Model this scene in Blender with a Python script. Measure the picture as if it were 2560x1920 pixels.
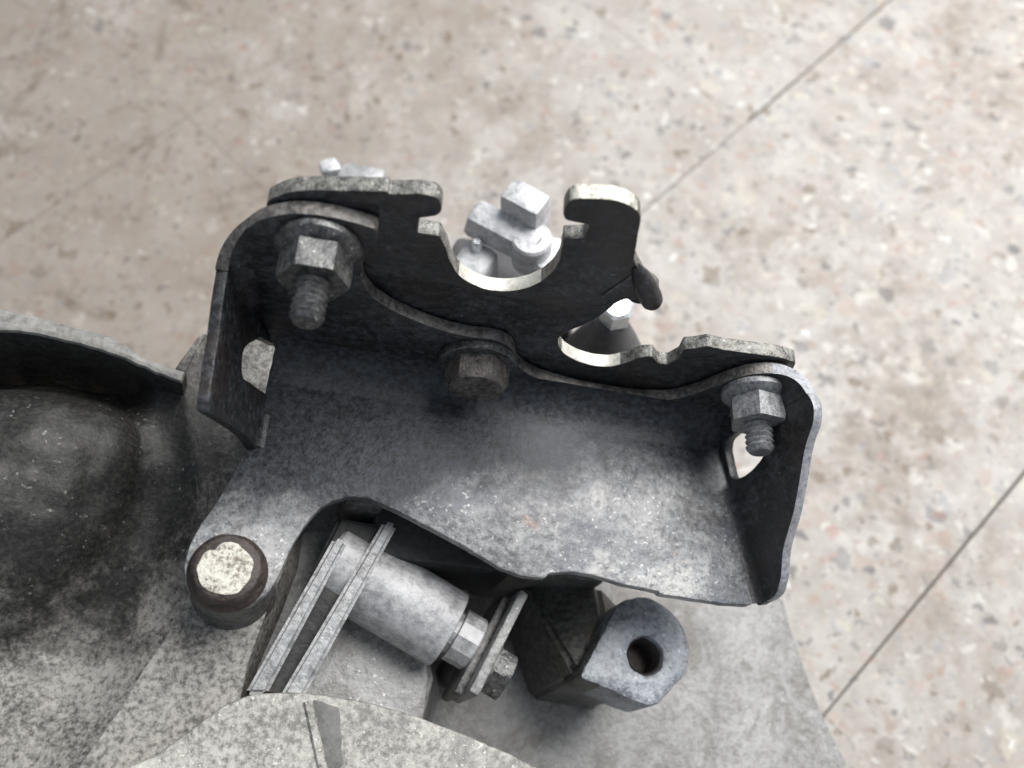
import bpy, bmesh, math, random
from mathutils import Matrix, Vector, noise
random.seed(7)
for ob in list(bpy.data.objects):
    bpy.data.objects.remove(ob)
S = bpy.context.scene
COL = S.collection

# ------------------------------------------------------------------ camera
cam_d = bpy.data.cameras.new('camera')
cam_d.sensor_width = 36.0
cam_d.lens = 2300.0 / 2560.0 * 36.0
cam_d.clip_start = 0.01
cam_d.clip_end = 50.0
cam = bpy.data.objects.new('camera', cam_d)
COL.objects.link(cam)
AL = math.radians(25.5)
cam.location = (0, -0.406 * math.sin(AL), 0.406 * math.cos(AL))
cam.rotation_euler = (AL, 0, 0)
cam_d.dof.use_dof = True
cam_d.dof.focus_distance = 0.198
cam_d.dof.aperture_fstop = 13.0
S.camera = cam

# ------------------------------------------------------------------ light
world = bpy.data.worlds.new('World')
S.world = world
world.use_nodes = True
bg = world.node_tree.nodes['Background']
bg.inputs[0].default_value = (0.80, 0.88, 1.0, 1)
bg.inputs[1].default_value = 0.37

def area(name, loc, target, sx, sy, power, col):
    d = bpy.data.lights.new(name, 'AREA')
    d.shape = 'RECTANGLE'
    d.size, d.size_y = sx, sy
    d.energy = power
    d.color = col
    ob = bpy.data.objects.new(name, d)
    COL.objects.link(ob)
    ob.location = loc
    ob.rotation_euler = (Vector(target) - Vector(loc)).to_track_quat('-Z', 'Y').to_euler()
    return ob
area('doorway_light', (0.72, 0.55, 1.28), (0.03, 0.0, 0.1), 1.2, 1.05, 41.0, (1.0, 0.985, 0.965))

S.view_settings.view_transform = 'Standard'
S.view_settings.look = 'None'
S.view_settings.exposure = 0.0
S.view_settings.gamma = 1.0
S.render.engine = 'CYCLES'

# ------------------------------------------------------------------ materials
class NT:
    def __init__(s, name):
        s.m = bpy.data.materials.new(name)
        s.m.use_nodes = True
        s.t = s.m.node_tree
        s.b = s.t.nodes['Principled BSDF']
        g = s.t.nodes.new('ShaderNodeNewGeometry')
        s.pos = g.outputs['Position']
        s.nrm = g.outputs['Normal']
    def n(s, typ, **kw):
        nd = s.t.nodes.new(typ)
        for k, v in kw.items():
            setattr(nd, k, v)
        return nd
    def put(s, sock, v):
        if isinstance(v, bpy.types.NodeSocket):
            s.t.links.new(v, sock)
        else:
            sock.default_value = v
    def math(s, op, a, b=0.0, c=None, clamp=False):
        nd = s.n('ShaderNodeMath', operation=op, use_clamp=clamp)
        s.put(nd.inputs[0], a)
        s.put(nd.inputs[1], b)
        if c is not None:
            s.put(nd.inputs[2], c)
        return nd.outputs[0]
    def ramp(s, v, lo, hi, a=0.0, b=1.0):
        nd = s.n('ShaderNodeMapRange')
        nd.interpolation_type = 'SMOOTHSTEP'
        s.put(nd.inputs[0], v)
        for i, q in enumerate((lo, hi, a, b)):
            s.put(nd.inputs[i + 1], q)
        return nd.outputs[0]
    def noise(s, scale, detail=4.0, rough=0.6, vec=None, dist=0.0):
        nd = s.n('ShaderNodeTexNoise')
        s.put(nd.inputs['Vector'], vec or s.pos)
        nd.inputs['Scale'].default_value = scale
        nd.inputs['Detail'].default_value = detail
        nd.inputs['Roughness'].default_value = rough
        nd.inputs['Distortion'].default_value = dist
        return nd.outputs['Fac']
    def voro(s, scale, vec=None):
        nd = s.n('ShaderNodeTexVoronoi')
        s.put(nd.inputs['Vector'], vec or s.pos)
        nd.inputs['Scale'].default_value = scale
        return nd
    def mix(s, f, a, b, mode='MIX'):
        nd = s.n('ShaderNodeMix', data_type='RGBA', blend_type=mode)
        s.put(nd.inputs['Factor'], f)
        s.put(nd.inputs['A'], a if isinstance(a, bpy.types.NodeSocket) else (*a, 1))
        s.put(nd.inputs['B'], b if isinstance(b, bpy.types.NodeSocket) else (*b, 1))
        return nd.outputs['Result']
    def bump(s, h, strength, dist, prev=None):
        nd = s.n('ShaderNodeBump')
        s.put(nd.inputs['Height'], h)
        nd.inputs['Strength'].default_value = strength
        nd.inputs['Distance'].default_value = dist
        if prev is not None:
            s.put(nd.inputs['Normal'], prev)
        return nd.outputs[0]
    def done(s, col, rough, metal=0.0, normal=None, spec=0.5):
        s.put(s.b.inputs['Base Color'], col if isinstance(col, bpy.types.NodeSocket) else (*col, 1))
        s.put(s.b.inputs['Roughness'], rough)
        s.put(s.b.inputs['Metallic'], metal)
        s.put(s.b.inputs['Specular IOR Level'], spec)
        if normal is not None:
            s.put(s.b.inputs['Normal'], normal)
        return s.m

def metal_mat(name, dark, light, lo=0.35, hi=0.65, big=90.0, fine=900.0, rough=(0.4, 0.65), metal=0.3,
              speck=None, speck_amt=0.12, bump=0.25, bump_scale=700.0, stain=None, stain_amt=0.5, spec=0.5, streak=None):
    k = NT(name)
    if streak is not None:
        d = Vector(streak).normalized()
        e = d.orthogonal().normalized()
        g = d.cross(e)
        cv = k.n('ShaderNodeCombineXYZ')
        for i, (ax, sc) in enumerate(((d, 0.05), (e, 1.0), (g, 1.0))):
            dp = k.n('ShaderNodeVectorMath', operation='DOT_PRODUCT')
            k.put(dp.inputs[0], k.pos)
            dp.inputs[1].default_value = tuple(ax * sc)
            k.put(cv.inputs[i], dp.outputs['Value'])
        k.pos = cv.outputs[0]
    a = k.noise(big, 5, 0.65)
    f = k.noise(fine * 0.75, 4, 0.75)
    m = k.ramp(k.math('ADD', k.math('MULTIPLY', a, 0.36), k.math('MULTIPLY', f, 0.64)), lo, hi)
    col = k.mix(m, dark, light)
    if stain is not None:
        sm = k.ramp(k.noise(55.0, 6, 0.75, dist=0.6), 0.50, 0.62)
        col = k.mix(k.math('MULTIPLY', sm, stain_amt), col, stain)
    if speck is not None:
        th = 0.74 - speck_amt * 0.75
        on = k.ramp(k.math('ADD', k.math('MULTIPLY', k.noise(1150.0, 2, 0.5), 0.75), k.math('MULTIPLY', a, 0.25)), th - 0.03, th + 0.05)
        col = k.mix(k.math('MULTIPLY', on, 0.75), col, speck)
    nb = k.bump(k.noise(bump_scale, 4, 0.65), bump, 0.0006)
    nb = k.bump(k.noise(160.0, 3, 0.5), bump * 0.8, 0.0012, nb)
    r = k.ramp(f, 0.3, 0.7, rough[0], rough[1])
    return k.done(col, r, metal, nb, spec)

RHO, PHI = math.radians(15), math.radians(3)
fx = Vector((math.cos(RHO), 0, -math.sin(RHO)))
fy = Vector((0, 1, 0))
FX = math.cos(PHI) * fx - math.sin(PHI) * fy
FY = math.cos(PHI) * fy + math.sin(PHI) * fx
FZ = Vector((math.sin(RHO), 0, math.cos(RHO)))
FO = Vector((-0.0529565, -0.0777874, 0.1800513))
M = {}
M['plate'] = metal_mat('dusty worn steel', (0.10, 0.105, 0.115), (0.36, 0.36, 0.36), 0.36, 0.62, 75, 900, (0.42, 0.62), 0.25,
                       (0.62, 0.60, 0.57), 0.16, 0.35, 900, (0.075, 0.085, 0.105), 0.6)
def bracket_plate_mat():
    k = NT('worn bracket plate')
    a = k.noise(75, 5, 0.65)
    f = k.noise(650, 4, 0.75)
    m = k.ramp(k.math('ADD', k.math('MULTIPLY', a, 0.4), k.math('MULTIPLY', f, 0.6)), 0.36, 0.62)
    col = k.mix(m, (0.105, 0.107, 0.115), (0.38, 0.38, 0.378))
    blue = k.ramp(k.noise(38, 4, 0.6, dist=0.5), 0.48, 0.66)
    col = k.mix(k.math('MULTIPLY', blue, 0.55), col, (0.085, 0.098, 0.125))
    sp = k.ramp(k.math('ADD', k.math('MULTIPLY', k.noise(1100, 2, 0.5), 0.75), k.math('MULTIPLY', a, 0.25)), 0.59, 0.68)
    col = k.mix(k.math('MULTIPLY', sp, 0.8), col, (0.64, 0.62, 0.59))
    pale = k.ramp(k.noise(30, 5, 0.7, dist=0.4), 0.50, 0.64)
    col = k.mix(k.math('MULTIPLY', k.math('MULTIPLY', pale, 0.55), k.ramp(f, 0.3, 0.6)), col, (0.60, 0.59, 0.57))
    brn = k.ramp(k.noise(52, 4, 0.6), 0.55, 0.70)
    col = k.mix(k.math('MULTIPLY', brn, 0.3), col, (0.20, 0.16, 0.13))
    rust = k.ramp(k.noise(120, 3, 0.5), 0.66, 0.74)
    col = k.mix(k.math('MULTIPLY', rust, 0.35), col, (0.42, 0.27, 0.20))
    # dark paint plus painted-in wall shade along the bend (ragged band)
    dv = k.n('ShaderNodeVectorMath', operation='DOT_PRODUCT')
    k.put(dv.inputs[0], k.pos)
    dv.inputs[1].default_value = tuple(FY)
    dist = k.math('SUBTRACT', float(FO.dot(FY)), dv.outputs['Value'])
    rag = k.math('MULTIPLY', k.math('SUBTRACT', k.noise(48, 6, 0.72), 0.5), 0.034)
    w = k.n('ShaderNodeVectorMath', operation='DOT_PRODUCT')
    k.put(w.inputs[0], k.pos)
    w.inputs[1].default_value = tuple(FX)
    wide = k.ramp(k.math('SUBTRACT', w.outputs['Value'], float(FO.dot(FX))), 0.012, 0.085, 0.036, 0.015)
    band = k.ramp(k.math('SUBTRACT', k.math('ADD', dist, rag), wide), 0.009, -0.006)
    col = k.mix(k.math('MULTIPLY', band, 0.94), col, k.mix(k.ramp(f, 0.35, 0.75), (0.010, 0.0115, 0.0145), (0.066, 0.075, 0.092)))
    nb = k.bump(k.noise(900, 4, 0.65), 0.35, 0.0006)
    nb = k.bump(k.noise(160, 3, 0.5), 0.25, 0.0012, nb)
    return k.done(col, k.ramp(f, 0.3, 0.7, 0.45, 0.62), 0.2, nb)
M['black'] = metal_mat('oily black paint', (0.014, 0.0145, 0.016), (0.085, 0.089, 0.10), 0.42, 0.72, 60, 700, (0.32, 0.56), 0.0,
                       (0.24, 0.25, 0.27), 0.085, 0.4, 600, (0.035, 0.024, 0.019), 0.6, 0.55)
M['edge'] = metal_mat('sheared steel edge', (0.06, 0.059, 0.055), (0.30, 0.295, 0.27), 0.36, 0.62, 200, 1000, (0.3, 0.55), 0.55,
                      (0.85, 0.83, 0.77), 0.11, 0.5, 1200)
M['edgedark'] = metal_mat('grimy dark cut edge', (0.09, 0.083, 0.077), (0.30, 0.285, 0.268), 0.38, 0.66, 180, 900, (0.35, 0.6), 0.4, (0.5, 0.49, 0.46), 0.07, 0.5, 1000)
M['zinc'] = metal_mat('steel edge with painted light', (0.55, 0.53, 0.46), (0.82, 0.80, 0.72), 0.3, 0.6, 300, 1400, (0.3, 0.5), 0.4)  # pale tone paints light onto up-facing edges
M['nut'] = metal_mat('grimy zinc nut', (0.045, 0.046, 0.047), (0.20, 0.20, 0.197), 0.36, 0.66, 240, 1000, (0.28, 0.5), 0.6,
                     (0.6, 0.6, 0.57), 0.12, 0.35, 1000)
M['nutgrey'] = metal_mat('grey zinc nut', (0.12, 0.12, 0.125), (0.34, 0.35, 0.36), 0.34, 0.62, 240, 1300, (0.4, 0.6), 0.4,
                         (0.5, 0.5, 0.5), 0.1, 0.35, 1000)
M['bolt'] = metal_mat('brown oxidised bolt', (0.028, 0.02, 0.018), (0.085, 0.066, 0.058), 0.36, 0.66, 220, 1200, (0.4, 0.65), 0.3,
                      (0.3, 0.27, 0.25), 0.05, 0.35, 900)
M['boltgrey'] = metal_mat('worn grey brown bolt', (0.05, 0.042, 0.038), (0.20, 0.18, 0.168), 0.36, 0.64, 200, 900, (0.35, 0.6), 0.35, (0.5, 0.42, 0.36), 0.08, 0.4, 900)
M['paint'] = metal_mat('cracked white paint mark', (0.18, 0.15, 0.12), (0.70, 0.67, 0.59), 0.38, 0.56, 300, 1300, (0.5, 0.7), 0.0,
                       (0.10, 0.08, 0.065), 0.11, 0.8, 800)
M['alu'] = metal_mat('cast aluminium', (0.16, 0.16, 0.158), (0.37, 0.368, 0.362), 0.34, 0.62, 80, 900, (0.42, 0.62), 0.25,
                     (0.72, 0.71, 0.68), 0.14, 0.5, 700, (0.13, 0.125, 0.115), 0.6)
M['alublue'] = metal_mat('cool cast aluminium lug', (0.12, 0.13, 0.145), (0.38, 0.405, 0.435), 0.34, 0.62, 120, 900, (0.4, 0.6), 0.25,
                         (0.7, 0.74, 0.78), 0.12, 0.5, 600)
M['alubright'] = metal_mat('dull machined aluminium', (0.24, 0.24, 0.245), (0.56, 0.56, 0.565), 0.32, 0.64, 90, 600, (0.46, 0.62), 0.25,
                           (0.85, 0.85, 0.83), 0.08, 0.3, 500)
M['aluclean'] = metal_mat('pale clean aluminium casting', (0.46, 0.465, 0.475), (0.74, 0.74, 0.75), 0.34, 0.6, 200, 700, (0.4, 0.6), 0.15,
                          (0.8, 0.8, 0.8), 0.1, 0.6, 400, (0.25, 0.245, 0.24), 0.6)
M['alu_grime_shade'] = metal_mat('grime and painted shade on cast aluminium', (0.045, 0.045, 0.042), (0.19, 0.188, 0.178), 0.36, 0.66, 70, 850, (0.38, 0.62), 0.15,
                          (0.5, 0.49, 0.46), 0.07, 0.6, 600, (0.10, 0.085, 0.065), 0.6)
M['cap'] = metal_mat('dusty cover casting', (0.15, 0.148, 0.135), (0.46, 0.45, 0.41), 0.38, 0.6, 60, 900, (0.5, 0.7), 0.1,
                     (0.72, 0.70, 0.63), 0.14, 0.7, 650, (0.10, 0.10, 0.10), 0.55)
M['coverdark'] = metal_mat('dark cover patch', (0.08, 0.08, 0.078), (0.19, 0.187, 0.176), 0.36, 0.7, 90, 700, (0.5, 0.7), 0.0)
M['padalu'] = metal_mat('dull cast aluminium pad', (0.16, 0.157, 0.152), (0.40, 0.396, 0.388), 0.32, 0.66, 45, 600, (0.45, 0.65), 0.15, (0.6, 0.59, 0.56), 0.1, 0.5, 700, (0.12, 0.10, 0.08), 0.5)
M['oil_shade_black'] = metal_mat('black oil and painted shade on castings', (0.014, 0.014, 0.014), (0.05, 0.05, 0.047), 0.38, 0.7, 80, 800, (0.45, 0.65), 0.0, None, 0, 0.3, 500)
M['rimgrey'] = metal_mat('dull rim metal', (0.11, 0.107, 0.10), (0.30, 0.295, 0.28), 0.3, 0.66, 90, 700, (0.5, 0.7), 0.1)
M['rubber'] = metal_mat('grey rubber boot', (0.07, 0.068, 0.072), (0.12, 0.118, 0.122), 0.3, 0.7, 90, 700, (0.5, 0.7), 0.0)
M['chrome'] = metal_mat('shiny white zinc plug', (0.72, 0.76, 0.80), (0.88, 0.90, 0.92), 0.3, 0.7, 200, 800, (0.18, 0.3), 0.5)
M['shaft'] = metal_mat('dark steel shaft', (0.06, 0.06, 0.062), (0.22, 0.215, 0.205), 0.36, 0.64, 200, 1000, (0.35, 0.6), 0.5,
                       (0.45, 0.44, 0.42), 0.08, 0.3, 800)

# housing with an oil stained bulge: oil is a shape of its own around the bulge
def housing_mat():
    k = NT('oil stained housing casting')
    a = k.noise(60, 5, 0.65)
    f = k.noise(850, 3, 0.7)
    m = k.ramp(k.math('ADD', k.math('MULTIPLY', a, 0.4), k.math('MULTIPLY', f, 0.6)), 0.36, 0.62)
    clean = k.mix(m, (0.075, 0.07, 0.062), (0.36, 0.345, 0.315))
    oily = k.mix(k.ramp(f, 0.35, 0.8), (0.011, 0.0108, 0.0102), (0.045, 0.043, 0.039))
    sep = k.n('ShaderNodeSeparateXYZ')
    k.put(sep.inputs[0], k.pos)
    d = k.n('ShaderNodeVectorMath', operation='DISTANCE')
    k.put(d.inputs[0], k.pos)
    d.inputs[1].default_value = (-0.108, -0.094, 0.168)
    edge = k.math('ADD', d.outputs['Value'], k.math('MULTIPLY', k.math('SUBTRACT', k.noise(55, 5, 0.7), 0.5), 0.055))
    oil = k.ramp(edge, 0.036, 0.057, 1.0, 0.0)
    col = k.mix(oil, clean, oily)
    on = k.ramp(k.math('ADD', k.math('MULTIPLY', k.noise(800.0, 2, 0.5), 0.7), k.math('MULTIPLY', k.noise(120, 3, 0.6), 0.3)), 0.62, 0.70)
    col = k.mix(k.math('MULTIPLY', on, 0.3), col, (0.50, 0.49, 0.46))
    nb = k.bump(k.noise(600, 4, 0.65), 0.3, 0.0006)
    nb = k.bump(k.noise(110, 3, 0.5), 0.3, 0.0014, nb)
    return k.done(col, k.ramp(oil, 0, 1, 0.62, 0.5), 0.05, nb, 0.4)
M['housing'] = housing_mat()

def terrazzo():
    k = NT('worn terrazzo')
    oi = k.n('ShaderNodeObjectInfo')
    off = k.n('ShaderNodeVectorMath', operation='SCALE')
    off.inputs[0].default_value = (3.1, 5.7, 1.3)
    k.put(off.inputs['Scale'], oi.outputs['Random'])
    add = k.n('ShaderNodeVectorMath', operation='ADD')
    k.put(add.inputs[0], k.pos)
    k.put(add.inputs[1], off.outputs[0])
    p0 = add.outputs[0]
    # warp so the chips are angular and uneven rather than round cells
    wn = k.n('ShaderNodeTexNoise')
    k.put(wn.inputs['Vector'], p0)
    wn.inputs['Scale'].default_value = 170.0
    wn.inputs['Detail'].default_value = 3.0
    ws = k.n('ShaderNodeVectorMath', operation='MULTIPLY_ADD')
    k.put(ws.inputs[0], wn.outputs['Color'])
    ws.inputs[1].default_value = (0.011, 0.011, 0.011)
    k.put(ws.inputs[2], p0)
    p = ws.outputs[0]
    base = k.mix(k.ramp(k.noise(26, 5, 0.7), 0.3, 0.7), (0.37, 0.333, 0.297), (0.50, 0.472, 0.442))
    base = k.mix(k.math('MULTIPLY', k.ramp(k.noise(700, 3, 0.7), 0.45, 0.75), 0.35), base, (0.32, 0.30, 0.27))
    cols = [(0.26, 0.245, 0.235), (0.52, 0.49, 0.45), (0.40, 0.31, 0.268), (0.19, 0.18, 0.178), (0.47, 0.44, 0.40),
            (0.60, 0.575, 0.53), (0.31, 0.285, 0.265), (0.44, 0.37, 0.328), (0.40, 0.375, 0.345), (0.52, 0.48, 0.41),
            (0.23, 0.19, 0.15), (0.36, 0.35, 0.355)]
    col = base
    for scale, thr, amt, soft in ((380.0, 0.46, 0.9, 0.16), (200.0, 0.50, 0.9, 0.11), (112.0, 0.46, 0.75, 0.09)):
        v = k.voro(scale, p)
        sep = k.n('ShaderNodeSeparateColor')
        k.put(sep.inputs[0], v.outputs['Color'])
        cr = k.n('ShaderNodeValToRGB')
        cr.color_ramp.interpolation = 'CONSTANT'
        random.shuffle(cols)
        el = cr.color_ramp.elements
        while len(el) < len(cols):
            el.new(0.5)
        for i, c in enumerate(cols):
            el[i].position = i / len(cols)
            el[i].color = (*c, 1)
        k.put(cr.inputs[0], sep.outputs[0])
        size = k.math('MULTIPLY', sep.outputs[1], thr)
        mask = k.ramp(v.outputs['Distance'], k.math('ADD', size, soft), size)
        keep = k.ramp(sep.outputs[2], 0.42, 0.46)
        col = k.mix(k.math('MULTIPLY', k.math('MULTIPLY', mask, keep), amt), col, cr.outputs[0])
    # rare deep red chips and small pale quartz
    v = k.voro(120.0, p)
    sep = k.n('ShaderNodeSeparateColor')
    k.put(sep.inputs[0], v.outputs['Color'])
    red = k.math('MULTIPLY', k.ramp(sep.outputs[1], 0.965, 0.97), k.ramp(v.outputs['Distance'], 0.34, 0.26))
    col = k.mix(k.math('MULTIPLY', red, 0.45), col, (0.42, 0.22, 0.19))
    v = k.voro(150.0, p)
    sep = k.n('ShaderNodeSeparateColor')
    k.put(sep.inputs[0], v.outputs['Color'])
    wht = k.math('MULTIPLY', k.ramp(sep.outputs[1], 0.965, 0.97), k.ramp(v.outputs['Distance'], 0.30, 0.22))
    col = k.mix(k.math('MULTIPLY', wht, 0.7), col, (0.74, 0.73, 0.70))
    # brown grime worn into the surface
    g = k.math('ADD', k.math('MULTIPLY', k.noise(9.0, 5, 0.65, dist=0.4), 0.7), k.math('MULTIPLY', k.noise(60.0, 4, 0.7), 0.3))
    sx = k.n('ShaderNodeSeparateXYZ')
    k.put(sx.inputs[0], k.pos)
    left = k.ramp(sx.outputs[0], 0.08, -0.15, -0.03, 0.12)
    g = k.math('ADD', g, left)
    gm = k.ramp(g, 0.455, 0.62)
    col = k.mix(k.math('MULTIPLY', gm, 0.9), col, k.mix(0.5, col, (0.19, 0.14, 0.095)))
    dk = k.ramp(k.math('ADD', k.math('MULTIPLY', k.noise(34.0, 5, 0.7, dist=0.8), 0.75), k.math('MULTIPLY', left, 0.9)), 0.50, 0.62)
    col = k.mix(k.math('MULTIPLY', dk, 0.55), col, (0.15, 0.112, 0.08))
    nb = k.bump(k.noise(260, 4, 0.6), 0.15, 0.0008)
    r = k.ramp(k.noise(120, 4, 0.7), 0.3, 0.7, 0.42, 0.72)
    return k.done(col, r, 0.0, nb, 0.4)
M['terrazzo'] = terrazzo()
def grout_mat():
    k = NT('joint filled with dirt and pale dust')
    sx = k.n('ShaderNodeSeparateXYZ')
    k.put(sx.inputs[0], k.pos)
    d = k.math('ADD', sx.outputs[0], k.math('MULTIPLY', k.math('SUBTRACT', k.noise(14, 4, 0.6), 0.5), 0.25))
    col = k.mix(k.ramp(d, -0.03, 0.06), (0.40, 0.362, 0.318), (0.115, 0.102, 0.09))
    return k.done(col, 0.9, 0.0, None, 0.2)
M['grout'] = grout_mat()

# ------------------------------------------------------------------ frames and mesh helpers
F = Matrix(((FX.x, FY.x, FZ.x, FO.x), (FX.y, FY.y, FZ.y, FO.y), (FX.z, FY.z, FZ.z, FO.z), (0, 0, 0, 1))) @ Matrix.Scale(0.001, 4)
WMM = Matrix.Scale(0.001, 4)                       # world millimetres

def tag(ob, label=None, cat=None, kind=None, group=None):
    if label: ob['label'] = label
    if cat: ob['category'] = cat
    if kind: ob['kind'] = kind
    if group: ob['group'] = group
    return ob

def empty(name, loc, label, cat):
    e = bpy.data.objects.new(name, None)
    e.empty_display_size = 0.02
    COL.objects.link(e)
    e.location = loc
    bpy.context.view_layer.update()
    return tag(e, label, cat)

def finish(name, me, mats, parent, sharp=35):
    for m in (mats if isinstance(mats, (list, tuple)) else [mats]):
        me.materials.append(M[m])
    for p in me.polygons:
        p.use_smooth = True
    me.set_sharp_from_angle(angle=math.radians(sharp))
    ob = bpy.data.objects.new(name, me)
    COL.objects.link(ob)
    if parent is not None:
        ob.parent = parent
    return ob

def pinv(parent):
    if parent is None:
        return Matrix.Identity(4)
    m = Matrix.Identity(4)
    q = parent
    while q is not None:
        m = q.matrix_basis @ m
        q = q.parent
    return m.inverted()

def from_bm(name, bm, mats, parent, frame=None, sharp=35, T=None):
    mt = pinv(parent) @ (F if frame is None else frame)
    if T is not None:
        mt = mt @ T
    bmesh.ops.transform(bm, matrix=mt, verts=bm.verts)
    bmesh.ops.recalc_face_normals(bm, faces=bm.faces)
    me = bpy.data.meshes.new(name)
    bm.to_mesh(me)
    bm.free()
    return finish(name, me, mats, parent, sharp)

def fillet(pts, r=0.6, seg=4):
    """round polygon corners; a point may carry its own radius as third value"""
    n = len(pts)
    out = []
    for i in range(n):
        p = Vector(pts[i][:2])
        rr = pts[i][2] if len(pts[i]) > 2 else r
        a = Vector(pts[i - 1][:2]) - p
        b = Vector(pts[(i + 1) % n][:2]) - p
        la, lb = a.length, b.length
        if rr <= 0 or la < 1e-6 or lb < 1e-6:
            out.append(p)
            continue
        t = min(rr, la * 0.48, lb * 0.48)
        p0, p1 = p + a / la * t, p + b / lb * t
        for k in range(seg + 1):
            u = k / seg
            out.append(p0 * (1 - u) ** 2 + p * 2 * u * (1 - u) + p1 * u * u)
    return out

def wobble(pts, amt, step=1.5, seed=0.0):
    """small unevenness of a cut edge"""
    out = []
    n = len(pts)
    for i in range(n):
        a, b = pts[i], pts[(i + 1) % n]
        m = max(1, int((b - a).length / step))
        for k in range(m):
            q = a.lerp(b, k / m)
            w = noise.noise_vector(Vector((q.x * 0.35, q.y * 0.35, seed)))
            w2 = noise.noise_vector(Vector((q.x * 1.3, q.y * 1.3, seed + 9)))
            out.append(q + Vector((w.x, w.y)) * amt + Vector((w2.x, w2.y)) * amt * 0.5)
    return out

def sheet(name, outline, holes, thick, bevel, mats, parent, T, sharp=35, edge_slot=None, frame=None, wob=0.12):
    """flat plate in local XY, top face at z=0, going down by thick; T places it in the frame (mm)"""
    cu = bpy.data.curves.new('tmp', 'CURVE')
    cu.dimensions = '2D'
    cu.fill_mode = 'BOTH'
    cu.extrude = max(thick / 2 - bevel, 0.01)
    cu.bevel_depth = bevel
    cu.bevel_resolution = 1
    cu.offset = -bevel
    for loop in [outline] + list(holes):
        loop = wobble([Vector(q) for q in loop], wob, 1.4, len(loop) * 0.37)
        sp = cu.splines.new('POLY')
        sp.points.add(len(loop) - 1)
        for i, q in enumerate(loop):
            sp.points[i].co = (q.x, q.y, 0, 1)
        sp.use_cyclic_u = True
    ob = bpy.data.objects.new('tmp', cu)
    COL.objects.link(ob)
    dg = bpy.context.evaluated_depsgraph_get()
    me = bpy.data.meshes.new_from_object(ob.evaluated_get(dg))
    bpy.data.objects.remove(ob)
    bpy.data.curves.remove(cu)
    bm = bmesh.new()
    bm.from_mesh(me)
    bpy.data.meshes.remove(me)
    bmesh.ops.remove_doubles(bm, verts=bm.verts, dist=0.002)
    bmesh.ops.translate(bm, verts=bm.verts, vec=(0, 0, -thick / 2))
    if edge_slot is not None:
        bm.normal_update()
        for f in bm.faces:
            f.material_index = 0
            if abs(f.normal.z) < 0.8:
                f.material_index = edge_slot(f.calc_center_median())
    for f in bm.faces:
        pass
    return from_bm(name, bm, mats, parent, frame, sharp, T)

def basis(o, x, y, z):
    return Matrix(((x[0], y[0], z[0], o[0]), (x[1], y[1], z[1], o[1]), (x[2], y[2], z[2], o[2]), (0, 0, 0, 1)))

def axis_T(o, z):
    z = Vector(z).normalized()
    x = z.orthogonal().normalized()
    return basis(o, x, z.cross(x), z)

def axis_Tx(o, z, x):
    z = Vector(z).normalized()
    x = Vector(x)
    x = (x - z * x.dot(z)).normalized()
    return basis(o, x, z.cross(x), z)

def lathe_bm(prof, n=40, fn=None):
    """prof: list of (r, z); fn(angle, r, z)->r for non-round sections. closes both ends"""
    bm = bmesh.new()
    rings = []
    for r, z in prof:
        ring = []
        for i in range(n):
            a = 2 * math.pi * i / n
            rr = fn(a, r, z) if fn else r
            ring.append(bm.verts.new((rr * math.cos(a), rr * math.sin(a), z)))
        rings.append(ring)
    for a, b in zip(rings, rings[1:]):
        for i in range(n):
            j = (i + 1) % n
            bm.faces.new((a[i], a[j], b[j], b[i]))
    bm.faces.new(rings[0][::-1])
    bm.faces.new(rings[-1])
    return bm

def hexr(R):
    def fn(a, r, z):
        k = a % (math.pi / 3) - math.pi / 6
        h = R * math.cos(math.pi / 6) / math.cos(k)
        return min(h, r)
    return fn

def lathe(name, prof, mats, parent, T, n=40, fn=None, frame=None, sharp=32):
    return from_bm(name, lathe_bm(prof, n, fn), mats, parent, frame, sharp, T)

def box(name, size, mats, parent, T, bevel=0.5, frame=None, seg=2, taper=None, jig=0.0):
    bm = bmesh.new()
    bmesh.ops.create_cube(bm, size=1.0)
    for v in bm.verts:
        v.co = Vector((v.co.x * size[0], v.co.y * size[1], v.co.z * size[2]))
        if taper and v.co.z < 0:
            v.co.x *= taper
            v.co.y *= taper
    bmesh.ops.bevel(bm, geom=bm.edges[:], offset=bevel, segments=seg, affect='EDGES', profile=0.5)
    if jig:
        for v in bm.verts:
            v.co += noise.noise_vector(v.co * 0.2) * jig
    return from_bm(name, bm, mats, parent, frame, 35, T)

def prism_to_floor(name, outline, ztop, mats, parent, bevel=1.0, floor=0.0015, shrink=1.0):
    """top face in frame plane z=ztop, walls running straight down to the floor"""
    bm = bmesh.new()
    top = [F @ Vector((x, y, ztop)) for x, y in outline]
    cen = sum(top, Vector()) / len(top)
    vt = [bm.verts.new(p) for p in top]
    vb = [bm.verts.new((cen.x + (p.x - cen.x) * shrink, cen.y + (p.y - cen.y) * shrink, floor)) for p in top]
    ft = bm.faces.new(vt)
    n = len(vt)
    for i in range(n):
        j = (i + 1) % n
        bm.faces.new((vt[j], vt[i], vb[i], vb[j]))
    bm.faces.new(vb[::-1])
    bmesh.ops.bevel(bm, geom=list(ft.edges), offset=bevel * 0.001, segments=2, affect='EDGES')
    bmesh.ops.triangulate(bm, faces=[f for f in bm.faces if len(f.verts) > 4])
    return from_bm(name, bm, mats, parent, Matrix.Identity(4), 35)

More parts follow.
